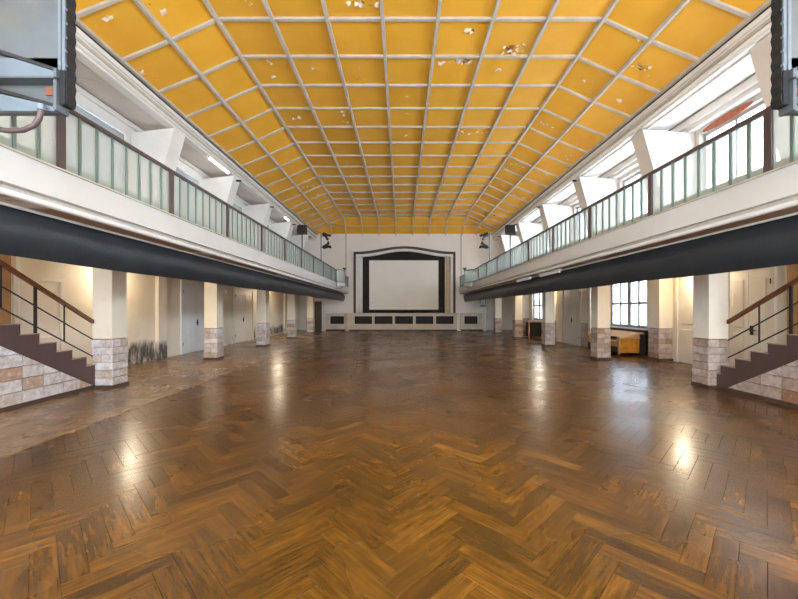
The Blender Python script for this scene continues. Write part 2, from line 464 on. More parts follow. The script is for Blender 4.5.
for j in range(len(ROWS_ALL)-1):
    y0, y1 = ROWS_ALL[j], ROWS_ALL[j+1]
    if y0 < 2: continue
    for i in range(len(XS)-1):
        x0, x1 = XS[i], XS[i+1]; side = i < 2 or i > 8
        if not side and y1 <= ROWS[-1]+.01:
            inst('panel', flat, ((x0+x1)/2, (y0+y1)/2, ZC+random.uniform(0, .006)), ceiling); continue
        q = [(x0+g, y0+g), (x1-g, y0+g), (x1-g, y1-g), (x0+g, y1-g)]
        endrow = j >= len(ROWS_ALL)-3
        ir = i if i < 2 else 10-i               # 0 outermost, 1 inner cove bay
        er = len(ROWS_ALL)-2-j                  # 0 row at the wall, 1 next
        polys = [q]
        if endrow and side and ir == er:        # hip runs through this cell: two triangles
            polys = [[q[0], q[1], q[2]], [q[0], q[2], q[3]]] if i > 8 else [[q[0], q[1], q[3]], [q[1], q[2], q[3]]]
            polys = [[q[1], q[2], q[3]], [q[0], q[1], q[3]]] if i < 2 and False else polys
            if i < 2: polys = [[q[0], q[1], q[2]], [q[0], q[2], q[3]]]
            else: polys = [[q[0], q[1], q[3]], [q[1], q[2], q[3]]]
        for pl in polys:
            MB().prism([(x, y, zc(x, y)) for x, y in pl], (0, 0, .03)).build('panel', MT['ochre'], ceiling)
RW, RD = .075, .10
for i, x in enumerate(XS):                       # ribs along the hall
    pts = [(x, 2.0, zside(x))]
    for y in (YE-D1, YE-D2, YE):
        if zend(y) < zside(x)-.001 or abs(zend(y)-zside(x)) < .002:
            pts.append((x, y, zc(x, y)))
    if i in (0, len(XS)-1): continue
    MB().sweep(pts, (1, 0, 0), RW, RD).build('rib', MT['rib'], ceiling)
for y in ROWS_ALL[:-1]:                          # ribs across the hall
    if y < 2: continue
    pts = [(x, y, zc(x, y)) for x in XS if zside(x) <= zend(y)+.001 or True]
    ze = zend(y)
    if ze < ZC-.001:                             # rows on the end cove stop at the hip
        sx = S2 if y > YE-D1+.1 else S1
        pts = [(XC-sx, y, ze), (XC+sx, y, ze)]
    MB().sweep(pts, (0, 1, 0), RW, .055).build('rib', MT['rib'], ceiling)
for sg in (-1, 1):
    pts = [(XC+sg*S1, YE-D1, ZC), (XC+sg*S2, YE-D2, ZM), (XC+sg*S3, YE, ZEDGE)]
    d = Vector((sg*(S3-S1), D1, 0)).normalized()
    MB().sweep(pts, (-d.y, d.x, 0), RW*.8, RD).build('hip_rib', MT['rib'], ceiling)
# curled flakes of loose paint under the panels
m_, t_, N_, L_, P_ = nt('paint_flake'); g_ = N_.new('ShaderNodeNewGeometry')
L_.new(ramp(N_, L_, g_.outputs['Random Per Island'], [(0, lin(96, 60, 24)), (.35, lin(150, 96, 36)), (.5, lin(222, 206, 176)), (1, lin(236, 228, 214))]), P_.inputs['Base Color'])
MT['flake'] = m_
def flakes(x, y, n, spread, seed):
    r = random.Random(seed); mb = MB()
    for _ in range(n):
        cx, cy = x+r.gauss(0, spread), y+r.gauss(0, spread*.55); z = zc(cx, cy)-.004
        s = r.uniform(.02, .07); a = r.uniform(0, 2*PI); pts = []
        for k in range(5):
            t = a+2*PI*k/5; q = s*r.uniform(.5, 1.2); drop = .6*s if k in (1, 2) else 0
            pts.append((cx+q*math.cos(t), cy+q*math.sin(t)*.8, zc(cx+q*math.cos(t), cy+q*math.sin(t)*.8)-.003-drop))
        mb.prism(pts, (0, 0, -.004))
    o = mb.build('peeling_paint', MT['flake'], ceiling); o['kind'] = 'stuff'
FL = [(358, 2, 14, .12), (378, 4, 4, .06), (315, 68, 5, .05), (341, 112, 8, .1), (347, 122, 5, .1), (298, 118, 7, .1), (249, 3, 5, .07), (516, 50, 16, .16),
      (508, 48, 8, .1), (464, 60, 18, .14), (440, 62, 8, .12), (497, 69, 6, .04), (472, 30, 10, .08), (460, 133, 10, .18), (478, 131, 10, .2), (545, 124, 10, .1), (645, 67, 12, .12),
      (313, 185, 10, .3), (318, 195, 9, .3), (306, 182, 8, .2), (283, 178, 6, .1), (108, 16, 4, .05), (143, 71, 6, .05), (163, 10, 4, .05), (406, 96, 4, .04), (406, 135, 4, .06), (407, 113, 3, .05),
      (520, 196, 5, .2), (545, 172, 5, .2), (500, 208, 8, .3), (582, 195, 8, .3), (565, 155, 8, .25), (518, 165, 7, .3), (640, 38, 2, .03), (620, 100, 3, .06), (585, 80, 3, .04), (490, 215, 10, .35), (272, 76, 4, .05), (270, 62, 3, .05)]
for n, (fx, fy, cnt, sprd) in enumerate(FL):
    # ray from the viewpoint to the ceiling surface gives the place on it
    dx, dz = (fx-VX)/F_PX, (VY-fy)/F_PX; t = 5.0
    while t < 27 and EYE+dz*t < zc(dx*t, t): t += .02
    flakes(dx*t, t, cnt, sprd, 100+n)

# edge beams (moulded trim) where the coves end
for n, (sg, nm) in enumerate(((-1, 'trim_1'), (1, 'trim_2'))):
    xe = XC+sg*S3; y0, y1 = -1.9, YE
    root = struct(MB().box(xe+sg*.07, xe+sg*.3, y0, y1, 6.80, 8.6).build(nm, MT['white']),
                  'white moulded beam along the %s edge of the ochre ceiling' % ('left' if sg < 0 else 'right'), 'trim')
    MB().box(xe-sg*.07, xe+sg*.02, y0, y1, 7.26, 7.36).build('edge_strip', MT['rib'], root)
    MB().box(xe+sg*.02, xe+sg*.07, y0, y1, 7.20, 7.34).build('dark_gap', MT['dark'], root)
    MB().box(xe+sg*.0, xe+sg*.07, y0, y1, 7.10, 7.20).build('moulding', MT['white'], root)
    MB().box(xe+sg*.04, xe+sg*.07, y0, y1, 6.98, 7.05).build('moulding', MT['rib'], root)
    MB().cyl((xe+sg*.04, y0, 6.90), (xe+sg*.04, y1, 6.90), .045, n=10).build('moulding', MT['white'], root, True)

# ------------------------------------------------------------------ walls
def wall_x(name, mat, x0, x1, ya, yb, za, zb, holes):
    ys = sorted({ya, yb, *[h[0] for h in holes], *[h[1] for h in holes]})
    mb = MB()
    for a, b in zip(ys, ys[1:]):
        hz = sorted([(h[2], h[3]) for h in holes if h[0] < (a+b)/2 < h[1]])
        z = za
        for h0, h1 in hz:
            if h0 > z: mb.box(x0, x1, a, b, z, h0)
            z = h1
        if z < zb: mb.box(x0, x1, a, b, z, zb)
    return mb.build(name, mat)
UPW = [(yc-1.45, yc+1.45, 4.15, 6.52) for yc in BAYS if yc < 26.5]
LOWR = [(12.5, 14.85, .92, 2.7), (21.6, 23.5, .92, 2.7)]
wall_left = struct(wall_x('wall_left', MT['wall'], XL-.35, XL, -2, YE, 0, 2.9, []), 'cream left wall with dark scuffs under the balcony', 'wall')
struct(wall_x('wall_left_upper', MT['white'], XL-.35, XL, -2, YE, 2.9, 8.6, UPW), 'white left wall with windows above the balcony', 'wall')
struct(wall_x('wall_right', MT['wall'], XR, XR+.35, -2, YE, 0, 2.9, LOWR), 'cream right wall with doors and windows under the balcony', 'wall')
wall_right = struct(wall_x('wall_right_upper', MT['upwall'], XR, XR+.35, -2, YE, 2.9, 8.6, UPW), 'white right wall with bright windows above the balcony', 'wall')
# aisle ceilings above the galleries, in boards with open seams
for sg, zi, zo, xw in ((-1, 6.82, 6.95, XL), (1, 6.75, 7.08, XR)):
    xi = XC+sg*(S3+.2)
    r = struct(MB().prism([(xi, -2, zi+.12), (xw+sg*.1, -2, zo+.12), (xw+sg*.1, -2, zo+.3), (xi, -2, zi+.3)], (0, YE+2, 0)).build('ceiling_gallery', MT['upper']),
               'pale sloping boarded ceiling over the %s gallery' % ('left' if sg < 0 else 'right'), 'ceiling')
    y = 2.2
    while y < YE-.1:
        y1 = min(y+1.225, YE)
        MB().prism([(xi, y, zi), (xw-sg*.002, y, zo), (xw-sg*.002, y, zo+.05), (xi, y, zi+.05)], (0, y1-y, 0)).build('board', MT['upper'], r)
        y += 1.24
    if sg > 0:
        c = struct(MB().box(XR-.3, XR, -2, YE, 6.78, 6.98).box(XR-.2, XR, -2, YE, 6.66, 6.78).build('trim_3', MT['upper']), 'stepped cornice above the right gallery windows', 'trim')
    else:
        c = struct(MB().box(XL, XL+.08, -2, YE, 6.78, 6.9).build('trim_4', MT['white']), 'thin cornice above the left gallery windows', 'trim')
MB().prism([(XR-.004, 9.45+1.0*math.cos(a)*.75, 6.55+.1*math.sin(a)) for a in [PI*2*k/16 for k in range(16)]], (.003, 0, 0)).build('bare_brick_patch', MT['brick'], wall_right)

def window(n, sg, xw, y0, y1, z0, z1, cols, rows, blind, label):
    root = thing('window_%d' % n, label, 'window', (xw, (y0+y1)/2, z0)); root['kind'] = 'structure'
    xf0, xf1 = xw+sg*.12, xw+sg*.2
    fm = MT['winframe']; t = .09
    MB().box(xf0, xf1, y0, y1, z0, z0+t).box(xf0, xf1, y0, y1, z1-t, z1).box(xf0, xf1, y0, y0+t, z0+t, z1-t).box(xf0, xf1, y1-t, y1, z0+t, z1-t).build('frame', fm, root)
    MB().box(xw-sg*.1, xw+sg*.12, y0-.05, y1+.05, z0-.05, z0).build('sill', MT['white'], root)
    cw = (y1-y0-2*t)/cols; rh = (z1-z0-2*t)/rows
    for i in range(1, cols):
        wd = .09 if (cols % 2 == 0 and i == cols//2) else .03
        yy = y0+t+cw*i; MB().box(xf0, xf1, yy-wd, yy+wd, z0+t, z1-t).build('mullion', fm, root)
    for j in range(1, rows):
        zz = z0+t+rh*j; MB().box(xf0+sg*.005, xf1-sg*.005, y0+t, y1-t, zz-.04, zz+.04).build('glazing_bar', fm, root)
    for i in range(cols):
        for j in range(rows):
            MB().box(xw+sg*.155, xw+sg*.163, y0+t+cw*i, y0+t+cw*(i+1), z0+t+rh*j, z0+t+rh*(j+1)).build('pane', MT['frosted'] if z0 > 3 else MT['lowglass'], root)
    if blind:
        MB().box(xw+sg*.05, xw+sg*.056, y0+.02, y1-.02, z0+.02, z1-.02).build('blind', MT['blind'], root)
    return root
ORD = ['first', 'second', 'third', 'fourth', 'fifth', 'sixth', 'seventh', 'eighth', 'ninth', 'tenth', 'eleventh', 'twelfth', 'thirteenth', 'fourteenth']
wn = 1
ups = [yc for yc in BAYS if yc < 26.5]
for sg, xw, s in ((-1, XL, 'left'), (1, XR, 'right')):
    for k, yc in enumerate(reversed(ups)):
        window(wn, sg, xw, yc-1.45, yc+1.45, 4.15, 6.52, 3, 1, sg < 0, '%s gallery window from the stage on the %s side%s' % (ORD[k], s, ', white blind drawn' if sg < 0 else ''))
        wn += 1
window(wn, 1, XR, 12.5, 14.85, .92, 2.7, 4, 2, False, 'bright lower casement window above the orange sofa'); wn += 1
window(wn, 1, XR, 21.6, 23.5, .92, 2.7, 4, 2, False, 'bright lower casement window above the dark console'); wn += 1

mb = MB().box(XL-.35, XR+.35, -2.3, -2, 0, 1.0).box(XL-.35, XR+.35, -2.3, -2, 5.4, 8.6)
for a, b in zip([XL-.35]+[v[1] for v in BACK_FILL], [v[0] for v in BACK_FILL]+[XR+.35]): mb.box(a, b, -2.3, -2, 1.0, 5.4)
struct(mb.build('wall_back', MT['wall']), 'cream back wall with three tall windows added for fill light', 'wall')
# end wall with the proscenium opening
PXL, PXR = px(354, 0, YE).x, px(455, 0, YE).x
PM, PHW = (PXL+PXR)/2, (PXR-PXL)/2
def arch(u): return 5.9+.42*(.5+.5*math.cos(PI*max(-1, min(1, u*1.05))))
def outline(off, n=24):
    pts = [(PXL+off, 1.3)]
    for k in range(n+1):
        u = -1+2*k/n; pts.append((PM+u*(PHW-off), arch(u)-off))
    return pts+[(PXR-off, 1.3)]
mb = MB().box(XL-.3, PXL, YE, YE+.4, 0, 8.6).box(PXR, XR+.3, YE, YE+.4, 0, 8.6).box(PXL, PXR, YE, YE+.4, 0, 1.0)
o0 = outline(0)[1:-1]
for a, b in zip(o0, o0[1:]):
    mb.prism([(a[0], YE, a[1]), (b[0], YE, b[1]), (b[0], YE, 8.6), (a[0], YE, 8.6)], (0, .4, 0))
wall_end = struct(mb.build('wall_end', MT['endwall']), 'pale end wall around the stage opening', 'wall')
MB().box(px(345.2,0,YE).x, px(347,0,YE).x, YE-.03, YE, 2.9, 7.3).build('wall_strip', MT['curtain'], wall_end)
MB().box(px(460.4,0,YE).x, px(461.6,0,YE).x, YE-.04, YE, 2.9, 7.3).build('wall_strip', MT['rib'], wall_end)

def band(a, b, y0, y1):
    A, B = outline(a), outline(b); mb = MB()
    for k in range(len(A)-1):
        q = [(A[k][0], y0, A[k][1]), (A[k+1][0], y0, A[k+1][1]), (B[k+1][0], y0, B[k+1][1]), (B[k][0], y0, B[k][1])]
        mb.prism(q, (0, y1-y0, 0))
    return mb
pro = thing('proscenium_frame', 'dark brown curved frame with cream inner band around the stage opening', 'frame', (PM, YE, 1.3))
band(-.03, .15, YE-.09, YE+.3).build('outer_frame', MT['frame'], pro)
band(.15, .32, YE-.02, YE+.32).build('inner_band', MT['white'], pro)
# stage
stage = thing('stage', 'low cream stage front with dark ventilation grilles', 'stage', (XC, 26.6, 0))
ZS = 1.295; YS = 26.6
cx0, cx1 = px(349, 0, YS).x, px(457, 0, YS).x
sx0, sx1 = px(326, 0, 26.85).x, px(482.5, 0, 26.85).x
MB().box(XL-.2, XR+.2, YE+.01, 31, ZS-.12, ZS).build('stage_floor', MT['darkwood'], stage)
MB().box(cx0-.1, cx1+.1, YS, YE, ZS-.1, ZS).box(sx0, sx1, 26.86, YE, ZS-.1, ZS-.005).build('platform', MT['stagewood'], stage)
def stage_front(x0, x1, y, openings, nm):
    """front board with recessed grilles, each framed"""
    zg0, zg1 = EYE+(VY-324)*y/F_PX, EYE+(VY-316.2)*y/F_PX
    mb = MB(); xs = [x0]+[v for o in openings for v in o]+[x1]
    mb.box(x0, x1, y, y+.08, .1, zg0).box(x0, x1, y, y+.08, zg1, ZS-.1)
    for k in range(0, len(xs), 2): mb.box(xs[k], xs[k+1], y, y+.08, zg0, zg1)
    fr = mb.build('front_panel', MT['stagewood'], stage)
    MB().box(x0, x1, y+.02, y+.1, 0, .1).build('plinth_strip', MT['dark'], stage)
    for a, b in openings:
        gr = MB().box(a, b, y+.06, y+.09, zg0, zg1).build('grille', MT['grille'], stage)
        n = 7
        for k in range(n):
            z = zg0+(zg1-zg0)*(k+.5)/n
            MB().box(a, b, y+.03, y+.058, z-.014, z+.014).build('slat', MT['grille'], gr)
        t = .035
        MB().box(a-t, b+t, y-.02, y, zg0-t, zg0).box(a-t, b+t, y-.02, y, zg1, zg1+t).box(a-t, a, y-.02, y, zg0, zg1).box(b, b+t, y-.02, y, zg0, zg1).build('grille_frame', MT['curtain'], stage)
ops = [(354.5, 372), (374.5, 392.5), (395, 413), (415.7, 433.3), (436, 453.6)]
stage_front(cx0, cx1, YS, [(px(a,0,YS).x, px(b,0,YS).x) for a, b in ops], 'mid')
stage_front(sx0, cx0-.3, 26.85, [(px(330.3,0,26.85).x, px(344,0,26.85).x-.0)], 'l')
stage_front(cx1+.3, sx1, 26.85, [(px(464.4,0,26.85).x, px(477.6,0,26.85).x)], 'r')
for xx, mt in ((cx0-.12, MT['curtain']), (cx1+.12, MT['white'])):
    MB().cyl((xx, YS+.2, 0), (xx, YS+.2, ZS), .2, n=20).build('rounded_corner', mt, stage, True)
    for z in (.3, .55, .8, 1.05):
        MB().cyl((xx, YS+.2, z), (xx, YS+.2, z+.03), .208, n=20).build('corner_band', MT['stagewood'], stage, True)
# stage house (dark box behind the opening)
struct(MB().box(XL-.2, XR+.2, 31, 31.2, 0, 8.6).box(XL-.3, XL-.1, YE+.4, 31, 0, 8.6).box(XR+.1, XR+.3, YE+.4, 31, 0, 8.6).box(XL, XR, YE+.4, 31, 7.2, 7.4).build('wall_stage', MT['black']), 'dark stage house walls behind the opening', 'wall')
def curtain(name, x0, x1, y, z0, z1, amp, folds, mat, label):
    mb = MB(); n = folds*8; fr = []; bk = []
    for k in range(n+1):
        u = k/n; fr.append((x0+(x1-x0)*u, y+amp*math.sin(u*folds*2*PI)))
    vs = [(x, yy, z) for x, yy in fr for z in (z0, z1)]+[(x, yy+.015, z) for x, yy in fr for z in (z0, z1)]
    m = 2*(n+1); fs = []
    for k in range(n):
        a = 2*k; fs += [(a, a+2, a+3, a+1), (m+a+1, m+a+3, m+a+2, m+a), (a+1, a+3, m+a+3, m+a+1), (a, m+a, m+a+2, a+2)]
    fs += [(0, 1, m+1, m), (2*n, m+2*n, m+2*n+1, 2*n+1)]
    return tag(mb.add(vs, fs).build(name, mat, None, True), label, 'curtain')
YB = 28.25
curtain('stage_curtain', px(357.4,0,YE+.3).x, px(362.8,0,YB).x, YE+.42, ZS, 6.1, .03, 3, MT['white'], 'narrow pale curtain at the left of the stage opening')
curtain('stage_curtain', px(444.6,0,YB).x, px(451.6,0,YE+.3).x, YE+.42, ZS, 6.1, .03, 3, MT['curtain'], 'narrow beige curtain at the right of the stage opening')
curtain('backdrop_curtain', -4.6, 5.0, 29.4, ZS, 7.1, .06, 22, MT['black'], 'black backdrop curtain behind the projection screen')
tag(MB().box(px(362.5,0,YB).x, px(445,0,YB).x, YB+.16, YB+.2, 5.36, 6.6).build('black_valance', MT['black']), 'black masking cloth above the projection screen', 'curtain')
tag(MB().box(px(362.8,0,YB).x, px(369.0,0,YB).x, YB+.1, YB+.14, ZS, 6.3).build('masking_cloth', MT['black']), 'black masking cloth left of the screen', 'curtain')
tag(MB().box(px(438.6,0,YB).x, px(444.8,0,YB).x, YB+.1, YB+.14, ZS, 6.3).build('masking_cloth', MT['black']), 'black masking cloth right of the screen', 'curtain')
scr = thing('projection_screen', 'large pale projection screen with dark border on the stage', 'screen', (px(404,0,YB).x, YB, ZS))
a, b = px(369.3, 309.6, YB), px(438.4, 260.4, YB)
MB().box(a.x, b.x, YB, YB+.03, a.z, b.z).build('screen_cloth', MT['screen'], scr)
MB().box(a.x-.05, b.x+.05, YB-.02, YB+.04, b.z, b.z+.07).box(a.x-.05, b.x+.05, YB-.02, YB+.04, a.z-.06, a.z).box(a.x-.05, a.x, YB-.02, YB+.04, a.z, b.z).box(b.x, b.x+.05, YB-.02, YB+.04, a.z, b.z).build('screen_border', MT['dark'], scr)
MB().box(a.x+.3, a.x+.4, YB-.02, YB+.04, ZS, a.z-.06).build('screen_foot', MT['dark'], scr)
MB().box(b.x-.4, b.x-.3, YB-.02, YB+.04, ZS, a.z-.06).build('screen_foot', MT['dark'], scr)
q = px(441.3, 308, YB-.3)
sl_ = thing('stage_spotlight', 'small dark spotlight standing at the right foot of the screen', 'spotlight', (q.x, YB-.3, ZS))
MB().cyl((q.x, YB-.3, ZS), (q.x, YB-.3, ZS+.03), .14, n=12).build('foot', MT['dark'], sl_)
MB().cyl((q.x, YB-.3, ZS+.03), (q.x, YB-.3, ZS+.3), .02, n=8).build('pole', MT['dark'], sl_)
MB().cyl((q.x-.05, YB-.45, ZS+.42), (q.x+.05, YB-.15, ZS+.34), .12, .09, 12).build('lamp_head', MT['dark'], sl_)

# ------------------------------------------------------------------ galleries (balconies)
BX = {-1: -3.95, 1: 4.35}
BH = {}
side_name = {-1: 'left', 1: 'right'}
POST0 = {-1: (4.28, 2.054), 1: (4.37, 2.07)}
ZFT, ZFB, ZSO = 3.205, 2.87, 2.755
for sg in (-1, 1):
    s = side_name[sg]; xf = BX[sg]; xw = XL if sg < 0 else XR; y0, y1 = -1.9, YE
    b = thing('balcony', 'long ivory gallery balcony running along the %s side of the hall' % s, 'balcony', (xf+sg*1.5, 13, ZSO))
    MB().box(xf, xf+sg*.16, y0, y1, ZFB, ZFT).build('fascia', MT['fascia'], b)
    MB().box(xf-sg*.025, xf+sg*.06, y0, y1, ZFT-.0, ZFT+.02).build('ledge', MT['rib'], b)
    MB().box(xf+sg*.07, xf+sg*.16, y0, y1, 2.80, ZFB).build('shadow_gap', MT['rib'], b)
    MB().cyl((xf+sg*.075, y0, 2.79), (xf+sg*.075, y1, 2.79), .035, n=12).build('lip_moulding', MT['white'], b, True)
    MB().box(xf+sg*.1, xf+sg*.6, y0, y1, ZSO, 2.8).build('soffit', MT['soffit'], b)
    MB().cyl((xf+sg*.34, y0, 2.735), (xf+sg*.34, y1, 2.735), .018, n=8).build('curtain_rail', MT['white'], b)
    MB().box(xf+sg*.16, XC+sg*5.78, y0, y1, 2.8, 3.15).box(XC+sg*5.78, xw, 7.55, y1, 2.8, 3.15).build('slab', MT['lower_soffit'], b)
    MB().box(xf+sg*.6, XC+sg*5.78, y0, y1, ZSO+.01, 2.8).box(XC+sg*5.78, xw-sg*.002, 7.55, y1, ZSO+.01, 2.8).build('aisle_soffit', MT['lower_soffit'], b)
    # railing
    r = thing('balcony_railing', 'steel railing with ribbed glass panes on the %s balcony' % s, 'railing', (xf, 13, ZFT))
    p0, pd = POST0[sg]; xr = xf+sg*.06
    posts = [p0+pd*k for k in range(-2, 12) if p0+pd*k < YE]
    ZT = 4.015
    MB().box(xr-.035, xr+.035, posts[0], YE-.02, ZT-.05, ZT).build('top_rail', MT['steel'], r)
    MB().box(xr-.02, xr+.02, posts[0], YE-.02, ZFT+.02, ZFT+.045).build('bottom_rail', MT['steel'], r)
    pm = MB().box(-.035, .035, -.045, .045, 0, ZT-.05-ZFT-.02).mesh('post', MT['steel'])
    mm = MB().box(-.02, .02, -.016, .016, 0, ZT-.05-ZFT-.045).mesh('glazing_bar', MT['mullion'])
    ym = 22.75
    for k, y in enumerate(posts):
        inst('post', pm, (xr, y, ZFT+.02), r)
        yn = posts[k+1] if k+1 < len(posts) else YE-.03
        n = 8 if yn-y > 1.5 else max(1, int((yn-y)/.26))
        w = (yn-y)/n
        gm = MB().box(-.004, .004, -w/2+.012, w/2-.012, 0, ZT-.05-ZFT-.045).mesh('pane', MT['railglass'])
        st = MB().box(-.007, .007, -w/2+.012, w/2-.012, 0, .085).mesh('pane_strip', MT['oliv'])
        for i in range(n):
            inst('pane', gm, (xr, y+w*(i+.5), ZFT+.045), r)
            if i: inst('glazing_bar', mm, (xr, y+w*i, ZFT+.045), r)
        MB().box(xr+sg*.006, xr+sg*.012, y+.05, yn-.05, ZFT+.045, ZFT+.13).build('kick_strip', MT['oliv'], r)
    # bowed bay near the stage
    bw = thing('bowed_balcony_bay', 'small rounded glazed bay bulging from the %s balcony near the stage' % s, 'bay', (xf, ym, ZFT))
    Rr, bul, n = .85, .34, 8
    arc = [(xf-sg*.065-sg*bul*math.cos(PI*(k/n-.5)), ym+Rr*math.sin(PI*(k/n-.5))) for k in range(n+1)]
    for k in range(n):
        a, c = arc[k], arc[k+1]
        d = Vector((c[0]-a[0], c[1]-a[1], 0)).normalized(); nn = Vector((-d.y, d.x, 0))*.006
        MB().prism([(a[0], a[1], ZFT+.03), (c[0], c[1], ZFT+.03), (c[0], c[1], ZT-.08), (a[0], a[1], ZT-.08)], nn).build('pane', MT['railglass'], bw)
    MB().tube([(x, y, ZT-.05) for x, y in arc], .03).build('curved_rail', MT['steel'], bw, True)
    MB().tube([(x, y, ZFT+.03) for x, y in arc], .025).build('curved_rail', MT['steel'], bw, True)
    MB().prism([(x, y, ZFB+.12) for x, y in arc], (0, 0, ZFT-ZFB-.12)).build('curved_base', MT['fascia'], bw)
    MB().prism([(xf-sg*.065-sg*(bul*.6)*math.cos(PI*(k/n-.5)), ym+Rr*.75*math.sin(PI*(k/n-.5)), ZFB+.02) for k in range(n+1)], (0, 0, .1)).build('curved_corbel', MT['rib'], bw)
    MB().box(arc[6][0]-.04, arc[6][0]+.04, arc[6][1]-.04, arc[6][1]+.04, ZFT, ZT+.12).build('post', MT['steel'], bw)
    MB().box(arc[6][0]-.1, arc[6][0]+.1, arc[6][1]-.1, arc[6][1]+.1, ZT+.12, ZT+.22).build('post_cap', MT['frame'], bw)
    # black tarpaulin rolled and hung under the balcony
    xd = xf+sg*.42; mb = MB(); prof = []
    zt, zb = 2.735, 2.185 if sg < 0 else 2.14
    for k in range(9):
        u = k/8; prof.append((-.04-.10*math.sin(PI*min(1, u*1.02))**.8+ (.03 if 0 < k < 2 else 0), zt+(zb-zt)*u))
    for k in range(1, 8):
        u = 1-k/8; prof.append((.06+.03*math.sin(PI*u), zt+(zb-zt)*u))
    rr = random.Random(5+sg); ny = 150; ya, yb = -1.5, 27.25; n = len(prof); vs = []
    ph = [rr.uniform(0, 6) for _ in range(6)]
    for j in range(ny+1):
        y = ya+(yb-ya)*j/ny
        for i, (dx, z) in enumerate(prof):
            wv = .006*math.sin(y*2.1+ph[0]+i*.5)+.004*math.sin(y*5.3+ph[1]-i*.8)+.0025*rr.uniform(-1, 1)
            sag = .008*math.sin(y*1.5+ph[2])*(zt-z)/(zt-zb)
            vs.append((xd+sg*(dx+ (wv if i < 9 else 0)), y, z+sag))
    fs = [(j*n+i, j*n+(i+1)%n, (j+1)*n+(i+1)%n, (j+1)*n+i) for j in range(ny) for i in range(n)]
    fs += [tuple(range(n)), tuple(range(ny*n+n-1, ny*n-1, -1))]
    mb.add(vs, fs)
    tag(mb.build('black_tarpaulin', MT['drape'], None, True), 'long black tarpaulin hung below the %s balcony' % s, 'tarpaulin')

# raked piers above the galleries
ZP = {-1: 6.79, 1: 6.74}
for sg in (-1, 1):
    xi = XC+sg*(S3+.05); xw = XL if sg < 0 else XR
    pys = [PIER0+PIERD*k for k in range(-2, 5) if PIER0+PIERD*k < YE]
    for k, y in enumerate(reversed(pys)):
        root = thing('raked_pier', '%s slanted white pier from the stage above the %s balcony' % (ORD[k], side_name[sg]), 'pier', (xw, y, 3.2), 'slanted piers above the %s balcony' % side_name[sg])
        MB().prism([(xi, y-.26, ZP[sg]), (xi+sg*1.02, y-.26, 3.16), (xw-sg*.004, y-.26, 3.16), (xw-sg*.004, y-.26, 6.64)], (0, .52, 0)).build('pier_body', MT['white'] if sg < 0 else MT['upwall'], root)
        zt = 6.74
        MB().box(xi-sg*.15, xi+sg*.22, y-.04, y+.04, zt-.1, zt-.05).build('tie_bar', MT['dark'], root) if k not in (4, 5) else None

# ------------------------------------------------------------------ columns with stone-clad bases
CW = .42; C0, CD = 7.33, 4.165
CXI = {-1: -5.81, 1: 6.17}
tile_cache = {}
def tile(parent, c, axis, w, h, th, mat):
    """one cladding stone, face normal along axis, centre c on the core surface"""
    key = (axis, round(w, 3), round(h, 3), mat.name)
    if key not in tile_cache:
        k = axis[-1]; sgn = -1 if axis[0] == '-' else 1
        if k == 'y': mb = MB().cbox(-w/2, w/2, min(0, sgn*th), max(0, sgn*th), -h/2, h/2, axis, .006)
        else: mb = MB().cbox(min(0, sgn*th), max(0, sgn*th), -w/2, w/2, -h/2, h/2, axis, .006)
        tile_cache[key] = mb.mesh('stone_tile', mat)
    off = random.uniform(-.004, .004); v = Vector(c)
    k = axis[-1]; v['xyz'.index(k)] += off*(1 if axis[0] != '-' else -1)
    return inst('stone_tile', tile_cache[key], v, parent)
def clad(parent, axis, pos, a0, a1, z0, z1, rows, cols, joined=None, mat=None):
    mat = mat or MT['stone']; rh = (z1-z0)/rows; th = .03; j = .01
    for r in range(rows):
        L_ = a1-a0; cw = L_/cols
        edges = [a0+cw*i for i in range(cols+1)] if r % 2 == 0 else ([a0]+[a0+cw*(i+.5) for i in range(cols)]+[a1])
        for e0, e1 in zip(edges, edges[1:]):
            if e1-e0 < .05: continue
            m, w, h = (e0+e1)/2, e1-e0-j, rh-j; z = z0+rh*(r+.5)
            c = (m, pos, z) if axis[-1] == 'y' else (pos, m, z)
            if joined is None: tile(parent, c, axis, w, h, th, mat)
            else:
                sgn = -1 if axis[0] == '-' else 1; o = random.uniform(-.004, .004)
                if axis[-1] == 'y': joined.cbox(m-w/2, m+w/2, pos, pos+sgn*(th+o), z-h/2, z+h/2, axis, .006)
                else: joined.cbox(pos, pos+sgn*(th+o), m-w/2, m+w/2, z-h/2, z+h/2, axis, .006)
clab = {(-1, 0): 'square cream column with stone base beside the left staircase', (1, 0): 'square cream column with stone base beside the right staircase'}
for sg in (-1, 1):
    for k in range(5):
        xi = CXI[sg]; xo = xi+sg*CW; x0, x1 = min(xi, xo), max(xi, xo); y0 = C0+CD*k; y1 = y0+CW
        lab = clab.get((sg, k), '%s square column with stone base from the staircase on the %s side' % (ORD[k], side_name[sg]))
        c = thing('column', lab, 'column', ((x0+x1)/2, (y0+y1)/2, 0), 'columns under the %s balcony' % side_name[sg])
        MB().box(x0+.012, x1-.012, y0+.012, y1-.012, 1.0, ZSO).build('shaft', MT['wall'], c)
        MB().box(x0+.025, x1-.025, y0+.025, y1-.025, 0, 1.0).build('base_core', MT['mortar'], c)
        MB().box(x0-.012, x1+.012, y0-.012, y1+.012, 0, .06).build('skirting', MT['frame'], c)
        J = None if k < 3 else MB()
        for ax, pos, a0, a1 in (('-y', y0+.025, x0, x1), ('y', y1-.025, x0, x1), ('-x', x0+.025, y0, y1), ('x', x1-.025, y0, y1)):
            clad(c, ax, pos, a0, a1, .06, .985, 6 if k < 3 else 5, 1, J, MT['stone'] if sg < 0 else MT['stone_warm'])
        if J:
            o = J.build('stone_cladding', MT['stones'] if sg < 0 else MT['stones_warm'], c); o['kind'] = 'stuff'

